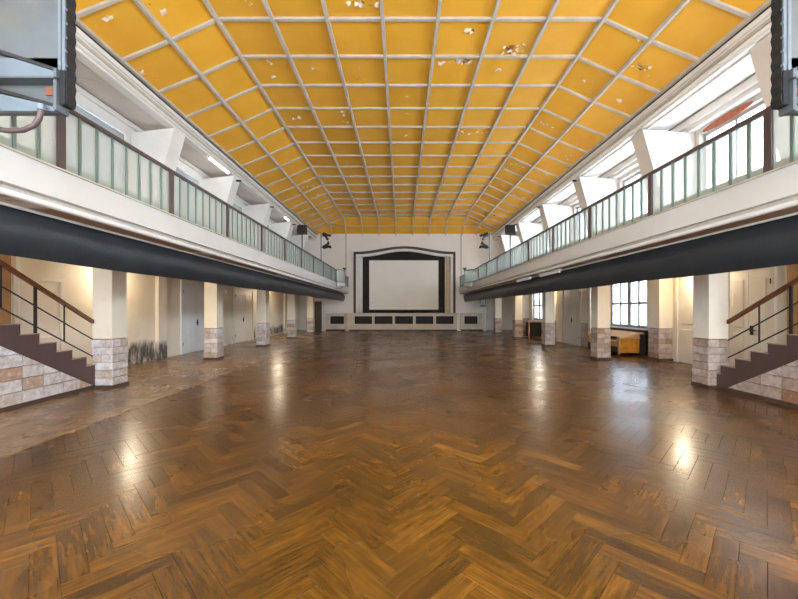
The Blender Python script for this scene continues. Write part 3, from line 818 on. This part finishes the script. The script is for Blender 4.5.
# ------------------------------------------------------------------ stairs
def stairs(sg, xs, yr1, label):
    """rises towards the viewer beside the first column; xs = plane of the visible side"""
    rise, run = .1745, .31
    xo = xs+sg*1.25
    st = thing('staircase', label, 'staircase', (xs+sg*.6, yr1, 0))
    # yr1 = riser between tread .48 and .645 ; tread k top z = .12+... -> tread index 1 has z=.305
    def zt(k): return .478+rise*(k-2)            # top of tread k (k=2 is the .48 tread)
    def yf(k): return yr1+run*(2-k)              # near edge (riser up to k+1) of tread k
    n = 17
    poly = []                                     # stringer outline in (y, z)
    ytop = yf(n)
    zbot = lambda y: .05+(yr1+.26-y)*rise/run
    pts = [(yr1+.60, 0), (yr1+.60, zt(1))]
    for k in range(1, n+1):
        pts.append((yf(k), zt(k)))
        if k < n: pts.append((yf(k), zt(k+1)))
    pts += [(ytop, zbot(ytop)), (yr1+.29, 0)]
    MB().prism([(xs, y, z) for y, z in pts], (sg*.06, 0, 0)).build('stringer', MT['brown'], st)
    MB().prism([(xo, y, z) for y, z in pts], (-sg*.06, 0, 0)).build('stringer', MT['brown'], st)
    for k in range(1, n+1):
        MB().box(xs+sg*.06, xo-sg*.06, yf(k)-.02, yf(k)+run, zt(k)-.04, zt(k)-.002).build('tread', MT['tread'], st)
        MB().box(xs+sg*.06, xo-sg*.06, yf(k)+run-.02, yf(k)+run, zt(k)-rise, zt(k)-.04).build('riser', MT['brown'], st)
        MB().box(xs-sg*.012, xs+sg*.06, yf(k)-.015, yf(k)+run+.0, zt(k), zt(k)+.014).build('nosing', MT['tread'], st)
    # masonry cheek below the stringer
    yb0, yb1 = 2.4, yr1+.26
    ztop = lambda y: max(.0, zbot(y))
    w = MB().prism([(xs+sg*.05, yb1, 0), (xs+sg*.05, yb1-.01, .04), (xs+sg*.05, yb0, ztop(yb0)), (xs+sg*.05, yb0, 0)], (sg*.2, 0, 0)).build('cheek_wall', MT['mortar'], st)
    MB().box(xs+sg*.0, xs+sg*.05, yb0, yb1, 0, .07).build('skirting', MT['frame'], st)
    rh, cw, jt = .2, .36, .012; r = 0; z = .07
    while z < 2.6:
        y = yb1-.02+(.5*cw if False else 0)
        while y > yb0+.05:
            ya, yb_ = max(yb0, y-cw)+jt/2, y-jt/2
            quad = [(ya, z+jt/2), (yb_, z+jt/2), (yb_, z+rh-jt/2), (ya, z+rh-jt/2)]
            # cut by the stringer's lower edge
            out = []
            f = lambda p: (zbot(p[0])-.004)-p[1]
            for i in range(4):
                p, q = quad[i], quad[(i+1) % 4]; fp, fq = f(p), f(q)
                if fp >= 0: out.append(p)
                if fp*fq < 0:
                    t = fp/(fp-fq); out.append((p[0]+(q[0]-p[0])*t, p[1]+(q[1]-p[1])*t))
            if len(out) >= 3:
                d = random.uniform(0, .006)
                MB().prism([(xs+sg*.05, a, b) for a, b in out], (-sg*(.036+d), 0, 0)).build('stone_tile', MT['stone'] if sg < 0 else MT['stone_warm'], w)
            y -= cw
        z += rh; r += 1
    # handrail, two thin rails and posts
    xh = xs+sg*.05
    sl_ = .575
    zr = lambda y: 1.42+(yr1+.13-y)*sl_
    ya, yb_ = yr1+.2, yf(n)
    def rail(nm, dz, h, wd, mat, ya=ya):
        MB().prism([(xh-wd/2, ya, zr(ya)-dz), (xh-wd/2, yb_, zr(yb_)-dz), (xh-wd/2, yb_, zr(yb_)-dz-h), (xh-wd/2, ya, zr(ya)-dz-h)], (wd, 0, 0)).build(nm, mat, st)
    rail('handrail', 0, .07, .06, MT['hand'])
    rail('middle_rail', .38, .022, .016, MT['dark'])
    rail('middle_rail', .72, .022, .016, MT['dark'])
    y = yr1-.42; i = 0
    while y > yb_+.1:
        thick = i % 2 == 1
        wd = .017 if thick else .009
        zb = (.478+rise*(math.floor((yr1-y)/run)+1) if thick else zr(y)-.74)
        MB().box(xh-wd, xh+wd, y-wd, y+wd, zb, zr(y)-.06).build('baluster', MT['dark'], st)
        y -= .53; i += 1
    return st
stairs(-1, -6.15, 7.13, 'brown staircase with stone cheek wall rising at the left edge of the hall')
stairs(1, 6.32, 6.92, 'brown staircase with stone cheek wall rising at the right edge of the hall')

# ------------------------------------------------------------------ doors, pilasters, wainscots
def door(n, x, sg, y0, y1, zt, leaves, mat, label, panels=True, end=False):
    """door set in a frame on a side wall (wall plane x, hall lies at -sg)"""
    d = thing('door_%d' % n, label, 'door', (x, (y0+y1)/2, 0)); d['kind'] = 'structure'
    f = .08; q = -sg
    MB().box(x, x+q*.06, y0-f, y0, 0, zt+f).box(x, x+q*.06, y1, y1+f, 0, zt+f).box(x, x+q*.06, y0, y1, zt, zt+f).build('door_frame', mat, d)
    w = (y1-y0)/leaves
    for i in range(leaves):
        a, b = y0+w*i+.006, y0+w*(i+1)-.006
        lf = MB().box(x, x+q*.03, a, b, .01, zt-.005).build('door_leaf', mat, d)
        if panels:
            for z0, z1 in ((.2, 1.0), (1.15, zt-.2)):
                MB().cbox(x+q*.03, x+q*.045, a+.12, b-.12, z0, z1, 'x' if q > 0 else '-x', .012).build('door_panel', mat, lf)
        else:
            nb = 3
            for k in range(nb):
                MB().cbox(x+q*.03, x+q*.04, a+.02+(b-a-.04)/nb*k+.004, a+.02+(b-a-.04)/nb*(k+1)-.004, .03, zt-.03, 'x' if q > 0 else '-x', .006).build('board', mat, lf)
    yh = (y0+y1)/2-.09 if leaves > 1 else y0+.1
    hd = MB().box(x+q*.03, x+q*.06, yh-.03, yh+.03, .98, 1.2).build('handle_plate', MT['dark'], d)
    MB().box(x+q*.06, x+q*.085, yh-.12, yh+.02, 1.08, 1.105).build('handle', MT['dark'], hd)
    for z in (.3, zt-.35):
        MB().cyl((x+q*.065, y0-.005, z), (x+q*.065, y0-.005, z+.12), .012, n=8).build('hinge', MT['dark'], d)
    return d
door(1, XL, -1, 12.85, 14.9, 2.52, 2, MT['door'], 'white double door with dark handle between the first two left columns', False)
door(2, XL, -1, 7.35, 8.25, 2.2, 1, MT['creamdoor'], 'cream door behind the left stair railing')
door(3, XL, -1, 16.9, 18.9, 2.5, 2, MT['creamdoor'], 'cream double door between the second and third left columns')
door(4, XR, 1, 8.25, 9.35, 2.52, 2, MT['creamdoor'], 'cream panelled double door behind the right stair railing')
door(5, XR, 1, 10.2, 11.05, 2.55, 1, MT['creamdoor'], 'white single door between stone pier and first right column')
VXW = 7.72                                    # porch that projects from the right wall
struct(MB().box(VXW, XR, 14.95, 18.2, 0, ZSO+.01).build('wall_porch', MT['wall']), 'cream projecting porch around the grey double door', 'wall')
door(6, VXW, 1, 15.75, 17.35, 2.6, 2, MT['greydoor'], 'grey boarded double door between the second and third right columns', False)
wp = struct(MB().box(VXW-.025, VXW, 14.95, 15.62, 0, 1.0).build('wall_wainscot', MT['mortar']), 'stone wainscot beside the grey double door', 'wainscot')
clad(wp, '-x', VXW-.025, 14.95, 15.62, .03, .99, 5, 2, None, MT['stone_warm'])
# left pilasters, right stone-clad piers
for k in range(5):
    y = C0+CD*k
    struct(MB().box(XL, XL+.1, y, y+.42, 0, ZSO).build('trim_pilaster', MT['wall']), 'flat cream pilaster on the left wall behind %s column' % ORD[k], 'pilaster')
for k, y in ((1, 11.3), (3, 18.7), (4, 24.0)):
    c = thing('wall_pier', 'cream pier with stone base against the right wall behind the %s column' % ORD[k], 'pier', (XR-.22, y+.25, 0))
    MB().box(XR-.42, XR-.002, y, y+.5, 1.0, ZSO).build('shaft', MT['wall'], c)
    MB().box(XR-.4, XR-.002, y+.02, y+.48, 0, 1.0).build('base_core', MT['mortar'], c)
    MB().box(XR-.45, XR-.002, y-.03, y+.53, 0, .06).build('skirting', MT['frame'], c)
    clad(c, '-x', XR-.4, y, y+.5, .06, .985, 6, 1, None, MT['stone_warm']); clad(c, '-y', y+.02, XR-.42, XR-.002, .06, .985, 6, 1, None, MT['stone_warm'])
struct(MB().box(XR-.012, XR, 11.8, 14.95, 0, .86).build('wall_dado', MT['dark']), 'dark dado below the window behind the sofa', 'wall')
struct(MB().box(XR-.06, XR, 7.4, 7.9, 0, ZSO).build('trim_post', MT['wood']), 'raw wooden wall post behind the right stair railing', 'trim')
struct(MB().box(XL, XL+.05, 6.9, 7.2, 0, ZSO).build('trim_board', MT['wood']), 'brown vertical board behind the left stair railing', 'trim')
for sg, x, nm in ((-1, XL, 'baseboard_left'), (1, XR, 'baseboard_right')):
    struct(MB().box(x, x-sg*.02, 18.95 if sg < 0 else 18.3, YE, 0, .09).build(nm, MT['rib']), 'low skirting along the %s wall' % side_name[sg], 'skirting')
# end wall doors beside the stage
def end_door(n, x0, x1, mat, label):
    d = thing('door_%d' % n, label, 'door', ((x0+x1)/2, YE, 0)); d['kind'] = 'structure'
    lf = MB().box(x0+.08, x1-.08, YE-.04, YE, 0, 2.1).build('door_leaf', mat, d)
    MB().box(x0, x0+.08, YE-.07, YE, 0, 2.18).box(x1-.08, x1, YE-.07, YE, 0, 2.18).box(x0+.08, x1-.08, YE-.07, YE, 2.1, 2.18).build('door_frame', mat, d)
    MB().box(x0+.14, x0+.2, YE-.09, YE-.04, 1.0, 1.05).build('handle', MT['dark'], lf)
    MB().box(x0+.25, x1-.25, YE-.055, YE-.04, 1.2, 1.95).build('door_panel', mat, lf)
end_door(7, -7.0, -6.0, paint('olive_door_paint', lin(92, 82, 62), .5), 'dark olive door left of the stage under the balcony')
end_door(8, 6.35, 7.35, MT['door'], 'white door right of the stage under the balcony')
struct(MB().box(XL+.01, -4.9, YE-.03, YE, 2.2, 2.76).build('trim_5', MT['endwall']), 'plain wall band above the left end door', 'trim')

# pipes beside the stage
for k, (x, lab) in enumerate(((322.4, 'white heating pipe beside the stage, nearer the olive door'), (324.4, 'white heating pipe beside the stage, nearer the stage front'))):
    X = px(x, 0, 26.4).x
    t = thing('heating_pipe', lab, 'pipe', (X, 26.4, 0))
    MB().cyl((X, 26.4, 0), (X, 26.4, 2.75), .045, n=10).build('pipe_run', MT['white'], t, True)
    MB().cyl((X, 26.4, .02), (X, 26.4, .1), .065, n=10).build('collar', MT['white'], t, True)
    MB().cyl((X, 26.4, 2.6), (X, 26.4, 2.68), .065, n=10).build('collar', MT['dark'], t, True)
X = px(485, 0, 26.4).x
t = thing('heating_pipe', 'white pipe standing right of the stage front', 'pipe', (X, 26.4, 0))
MB().cyl((X, 26.4, 0), (X, 26.4, 2.75), .06, n=10).build('pipe_run', MT['white'], t, True)
MB().cyl((X, 26.4, .02), (X, 26.4, .1), .08, n=10).build('collar', MT['white'], t, True)
a = px(479.2, 307.6, 26.2); b = px(486.4, 304.2, 26.2)
t = thing('sign_box', 'small pale sign box hanging under the right balcony end', 'sign', (a.x, 26.2, a.z))
MB().box(a.x, b.x, 26.15, 26.25, a.z, b.z).build('box', MT['white'], t)
MB().box(a.x+.05, b.x-.05, 26.145, 26.15, a.z+.05, b.z-.05).build('face', MT['lightmetal'], t)
MB().box(a.x+.05, a.x+.08, 26.18, 26.22, b.z, ZSO).build('hanger', MT['dark'], t)
MB().box(b.x-.08, b.x-.05, 26.18, 26.22, b.z, ZSO).build('hanger', MT['dark'], t)

# ------------------------------------------------------------------ lamps
def tube_lamp(x, y0, y1, z, tm, label, grp):
    t = thing('fluorescent_lamp', label, 'lamp', (x, (y0+y1)/2, z), grp)
    MB().box(x-.05, x+.05, y0, y1, z, z+.05).build('housing', MT['white'], t)
    MB().cyl((x, y0+.04, z-.025), (x, y1-.04, z-.025), .022, n=10).build('lamp_tube', tm, t, True)
    for y in (y0+.02, y1-.02): MB().box(x-.02, x+.02, y-.02, y+.02, z-.05, z).build('lamp_holder', MT['white'], t)
xe = XC-S3-.1
tube_lamp(xe, 12.35, 13.8, 6.75, MT['tube'], 'lit fluorescent tube under the left ceiling edge, farther from the stage', 'fluorescent tubes')
tube_lamp(xe, 20.3, 21.2, 6.75, MT['tube'], 'lit fluorescent tube under the left ceiling edge, nearer the stage', 'fluorescent tubes')
tube_lamp(4.56, 10.5, 12.0, 2.70, MT['dimtube'], 'unlit fluorescent tube under the right balcony edge, farther from the stage', 'fluorescent tubes')
tube_lamp(4.56, 12.9, 14.4, 2.70, MT['dimtube'], 'unlit fluorescent tube under the right balcony edge, nearer the stage', 'fluorescent tubes')
def wall_lamp(x, y, z, q, label, power=0):
    t = thing('wall_lamp', label, 'lamp', (x, y, z), 'globe wall lamps')
    MB().cyl((x, y, z), (x+q*.03, y, z), .06, n=12).build('back_plate', MT['white'], t)
    MB().cyl((x+q*.03, y, z), (x+q*.12, y, z), .015, n=8).build('arm', MT['white'], t)
    MB().sphere((x+q*.2, y, z), .09).build('globe', MT['globe'] if power else MT['white'], t, True)
    if not power: return
    l = bpy.data.lights.new('lamp_light', 'POINT'); l.energy = power; l.color = (1, .8, .55); l.shadow_soft_size = .1
    o = bpy.data.objects.new('lamp_light', l); COL.objects.link(o); o.parent = t; o.location = (q*.36, 0, 0)
wall_lamp(XL, 15.7, 2.35, 1, 'globe wall lamp on the left wall past the white double door')
wall_lamp(VXW, 15.3, 2.4, -1, 'globe wall lamp on the porch beside the grey double door')
def ceiling_lamp(x, y, label):
    t = thing('ceiling_lamp', label, 'lamp', (x, y, 2.5), 'globe lamps under the balconies')
    MB().cyl((x, y, 2.735), (x, y, ZSO+.008), .07, n=12).build('canopy', MT['white'], t)
    MB().sphere((x, y, 2.66), .085).build('globe', MT['globe'], t, True)
    l = bpy.data.lights.new('lamp_light', 'POINT'); l.energy = 25; l.color = (1, .84, .62); l.shadow_soft_size = .1
    o = bpy.data.objects.new('lamp_light', l); COL.objects.link(o); o.parent = t; o.location = (0, 0, .03)
ceiling_lamp(7.85, 10.15, 'lit globe lamp under the right balcony beside the first column')
ceiling_lamp(7.3, 19.3, 'lit globe lamp under the right balcony near the dark console')
ceiling_lamp(-6.95, 20.6, 'lit globe lamp under the left balcony toward the stage')
ceiling_lamp(-7.15, 9.62, 'lit globe lamp under the left balcony beside the first column')

def head(root, c, d, r, ln, barn=True):
    c = Vector(c); d = Vector(d).normalized()
    h = MB().cyl(c-d*ln/2, c+d*ln/2, r*.75, r, 12).build('lamp_head', MT['dark'], root, True)
    MB().cyl(c+d*ln/2, c+d*(ln/2+.02), r*.85, n=12).build('lens', MT['lightmetal'], h)
    MB().cyl(c-d*ln*.62, c-d*ln/2, r*.5, r*.7, 10).build('rear_cap', MT['rubber'], h)
    if barn:
        a = d.orthogonal().normalized(); b = d.cross(a)
        for v in (a, -a, b, -b):
            e = c+d*ln/2+v*r; w = v.cross(d)*r*.7
            MB().prism([e-w, e+w, e+w+d*.12+v*.06, e-w+d*.12+v*.06], v*.006).build('barn_door', MT['dark'], h)
for sg in (-1, 1):
    s = side_name[sg]; xr = BX[sg]+sg*.3
    # single flood
    Y = 15.6; x = xr; z = 5.0
    t = thing('floodlight_stand', 'square black floodlight on a pole behind the %s balcony railing' % s, 'floodlight', (x, Y, 3.16))
    MB().cyl((x, Y, 3.16), (x, Y, z-.15), .025, n=8).build('pole', MT['dark'], t)
    MB().cyl((x, Y, 3.16), (x, Y, 3.2), .11, n=14).build('base_plate', MT['dark'], t)
    b = MB().prism([(x-.19, Y-.12, z-.17), (x+.19, Y-.12, z-.17), (x+.19, Y-.04, z+.19), (x-.19, Y-.04, z+.19)], (0, .2, 0)).build('lamp_box', MT['dark'], t)
    MB().prism([(x-.15, Y-.128, z-.13), (x+.15, Y-.128, z-.13), (x+.15, Y-.058, z+.15), (x-.15, Y-.058, z+.15)], (0, .01, 0)).build('lens', MT['rubber'], b)
    MB().box(x-.22, x-.2, Y-.03, Y+.03, z-.2, z+.05).box(x+.2, x+.22, Y-.03, Y+.03, z-.2, z+.05).box(x-.22, x+.22, Y-.03, Y+.03, z-.22, z-.2).build('yoke', MT['dark'], t)
    # pair on one stand
    Y = 19.3; x = xr
    t = thing('spotlight_stand', 'stand with two black spotlights one above the other behind the %s balcony railing' % s, 'spotlights', (x, Y, 3.16))
    MB().cyl((x, Y, 3.16), (x, Y, 5.65), .03, n=8).build('pole', MT['lightmetal'], t)
    MB().cyl((x, Y, 3.16), (x, Y, 3.2), .12, n=14).build('base_plate', MT['dark'], t)
    q = -sg
    MB().cyl((x, Y, 5.45), (x+q*.2, Y, 5.45), .02, n=8).build('arm', MT['dark'], t)
    MB().cyl((x, Y, 4.85), (x+q*.2, Y, 4.85), .02, n=8).build('arm', MT['dark'], t)
    head(t, (x+q*.22, Y-.05, 5.5), (q*.7, .1, -.45), .12, .26)
    head(t, (x+q*.25, Y-.05, 4.9), (q*.8, .1, .35), .13, .28)

# ------------------------------------------------------------------ furniture under the right balcony
sf = thing('sofa', 'old sofa with orange end panel and tan cushions under the right window', 'sofa', (7.85, 13.3, 0))
X0, X1, Y0, Y1 = 7.42, 8.3, 12.4, 14.6
MB().box(X0, X1, Y0+.06, Y1-.06, .1, .3).build('base', MT['darkwood'], sf)
for y in (Y0, Y1-.1):
    a = MB().cbox(X0+.02, X1-.2, y, y+.1, .1, .58, '-y', .02).build('arm_panel', MT['orange'], sf)
    MB().box(X1-.2, X1, y, y+.1, .06, .74).build('arm_post', MT['darkwood'], sf)
    MB().box(X0-.03, X1-.2, y-.02, y+.14, .58, .63).build('arm_rest', MT['wood'], sf)
MB().box(X0-.02, X0+.02, Y0, Y0+.1, .06, .58).build('corner_post', MT['wood'], sf)
MB().cbox(X0, X1-.2, Y0+.1, Y1-.1, .3, .52, 'z', .05).build('seat_cushion', MT['tan'], sf)
bc = MB().prism([(X0+.15, Y0+.02, .63), (X1-.06, Y0+.02, .80), (X1-.02, Y0+.02, .70), (X1-.02, Y0+.02, .63)], (0, Y1-Y0-.04, 0)).build('back_cushion', MT['tan'], sf)
MB().box(X1-.06, X1, Y0+.1, Y1-.1, .3, .78).build('back_board', MT['darkwood'], sf)
for x in (X0+.06, X1-.08):
    for y in (Y0+.1, Y1-.14):
        MB().box(x-.03, x+.03, y, y+.06, 0, .1).build('foot', MT['darkwood'], sf)
cs = thing('console_table', 'dark cabinet with thin wooden top under the far right window', 'cabinet', (7.5, 20.5, 0))
X0, X1, Y0, Y1 = 7.0, 7.95, 20.1, 21.2
MB().box(X0-.06, X1+.06, Y0-.06, Y1+.06, .87, .92).build('table_top', MT['wood'], cs)
for x in (X0, X1-.06):
    for y in (Y0, Y1-.06): MB().box(x, x+.06, y, y+.06, 0, .87).build('leg', MT['wood'], cs)
cb = MB().box(X0+.2, X1-.1, Y0+.1, Y1-.1, .06, .84).build('cabinet_body', MT['darkwood'], cs)
for k in range(6):
    z = .12+k*.12; MB().box(X0+.22, X1-.12, Y0+.08, Y0+.1, z, z+.08).build('slat', MT['dark'], cb)

# ------------------------------------------------------------------ metal machine housings standing at the railing
def housing(sg, label):
    Y = 3.2
    f = lambda x: (x-VX)*Y/F_PX if sg < 0 else (VX+(VX-x)*1.135-VX)*Y/F_PX*1.0
    zz = lambda y: EYE+(VY-y)*Y/F_PX
    r = thing('machine_housing', label, 'housing', (f(20), Y, zz(112)))
    xo = -3.84 if sg < 0 else 4.22; ztop = zz(-60)
    MB().box(xo, f(58), Y+.03, Y+.16, zz(72), ztop).build('back_box', MT['metal'], r)
    MB().prism([(xo, Y, zz(38)), (f(60), Y, zz(70)), (f(60), Y, ztop), (xo, Y, ztop)], (0, .03, 0)).build('sheet_panel', MT['metal'], r)
    MB().prism([(xo, Y-.02, zz(38)), (f(60), Y-.02, zz(70)), (f(60), Y-.02, zz(73)), (xo, Y-.02, zz(42))], (0, .05, 0)).build('edge_angle', MT['dark'], r)
    es = MB().box(f(59.5), f(66.2), Y-.015, Y+.03, zz(71), ztop).build('edge_strip', MT['lightmetal'], r)
    MB().box(f(62.4), f(63.6), Y-.022, Y-.015, zz(71), ztop).build('groove', MT['metal'], es)
    for k in range(9):
        z = zz(66-14*k); MB().cyl((f(66.6), Y-.02, z), (f(66.6), Y+.0, z), .012, n=8).build('bolt', MT['lightmetal'], es)
    # ribbed rubber bellows
    mb = MB(); n = 26; prof = []
    za = zz(104); pts = []
    for k in range(n+1):
        z = za+(ztop-za)*k/n; pts.append((f(67.4 if k % 2 else 66.2), z))
    poly = [(f(61), Y+.0, za)]+[(x, Y, z) for x, z in pts]+[(f(61), Y, ztop)]
    mb.prism(poly, (0, .09, 0)).build('rubber_bellows', MT['rubber'], r)
    MB().box(f(61.5), f(66), Y-.01, Y+.08, zz(105), zz(71)).build('rubber_bellows_foot', MT['rubber'], r)
    MB().box(xo, f(60), Y+.0, Y+.05, zz(80.5), zz(58)).build('channel_web', MT['lightmetal'], r)
    MB().box(xo, f(60.5), Y-.06, Y+.05, zz(82), zz(80)).build('channel_flange', MT['metal'], r)
    MB().box(xo, f(59), Y+.05, Y+.1, zz(110), zz(80)).build('channel_back', MT['metal'], r)
    MB().prism([(xo, Y-.03, zz(79)), (f(59.5), Y-.03, zz(106)), (f(59.5), Y-.03, zz(109)), (xo, Y-.03, zz(83))], (0, .1, 0)).build('brace', MT['dark'], r)
    MB().prism([(xo, Y-.02, zz(112)), (f(58), Y-.02, zz(112)), (f(58), Y-.02, zz(108)), (xo, Y-.02, zz(86))], (0, .04, 0)).build('lower_plate', MT['lightmetal'], r)
    MB().box(f(57.5), f(60.5), Y-.04, Y+.08, zz(112), zz(71)).build('end_angle', MT['metal'], r)
    MB().box(f(49), f(56), Y-.03, Y-.018, zz(97), zz(89)).build('rust_patch', MT['hand'], r)
    for xh in (f(50), f(-5)):
        MB().cyl((xh, Y+.1, ztop), (xh, Y+.1, 8.16), .02, n=8).build('hanger_rod', MT['dark'], r)
    # hose
    hp = [px_(x, y, Y-.06, sg, f, zz) for x, y in ((-36, 127), (-18, 129.5), (0, 131.5), (15, 134), (30, 133.5), (41, 129), (46, 122), (48, 114))]
    if sg < 0:
        hs = thing('cable_hose', 'brown flexible hose hanging below the left machine housing', 'hose', hp[0])
        MB().tube(hp, .022, 10).build('hose_body', MT['steel'], hs, True)
        MB().cyl(hp[-1], hp[-1]+Vector((0, 0, .05)), .03, n=10).build('hose_clamp', MT['lightmetal'], hs)
def px_(x, y, Y, sg, f, zz): return Vector((f(x), Y, zz(y)))
housing(-1, 'grey sheet metal machine housing with black bellows at the upper left corner')
housing(1, 'grey sheet metal machine housing with black bellows at the upper right corner')

nb = thing('notice_plate', 'small white plate on the left wall above the cream door', 'sign', (XL, 7.62, 2.32))
MB().box(XL, XL+.03, 7.48, 7.76, 2.32, 2.5).build('plate', MT['white'], nb)
MB().box(XL+.03, XL+.036, 7.5, 7.74, 2.34, 2.48).build('plate_face', MT['door'], nb)
es = thing('exit_plate', 'small green plate beside the cream double door on the right wall', 'sign', (XR, 9.5, 1.5))
MT['green'] = paint('green_enamel', lin(40, 120, 70), .4, .1, 5)
MB().box(XR-.03, XR, 9.46, 9.62, 1.46, 1.68).build('plate', MT['white'], es)
MB().box(XR-.036, XR-.03, 9.475, 9.605, 1.475, 1.665).build('plate_face', MT['green'], es)
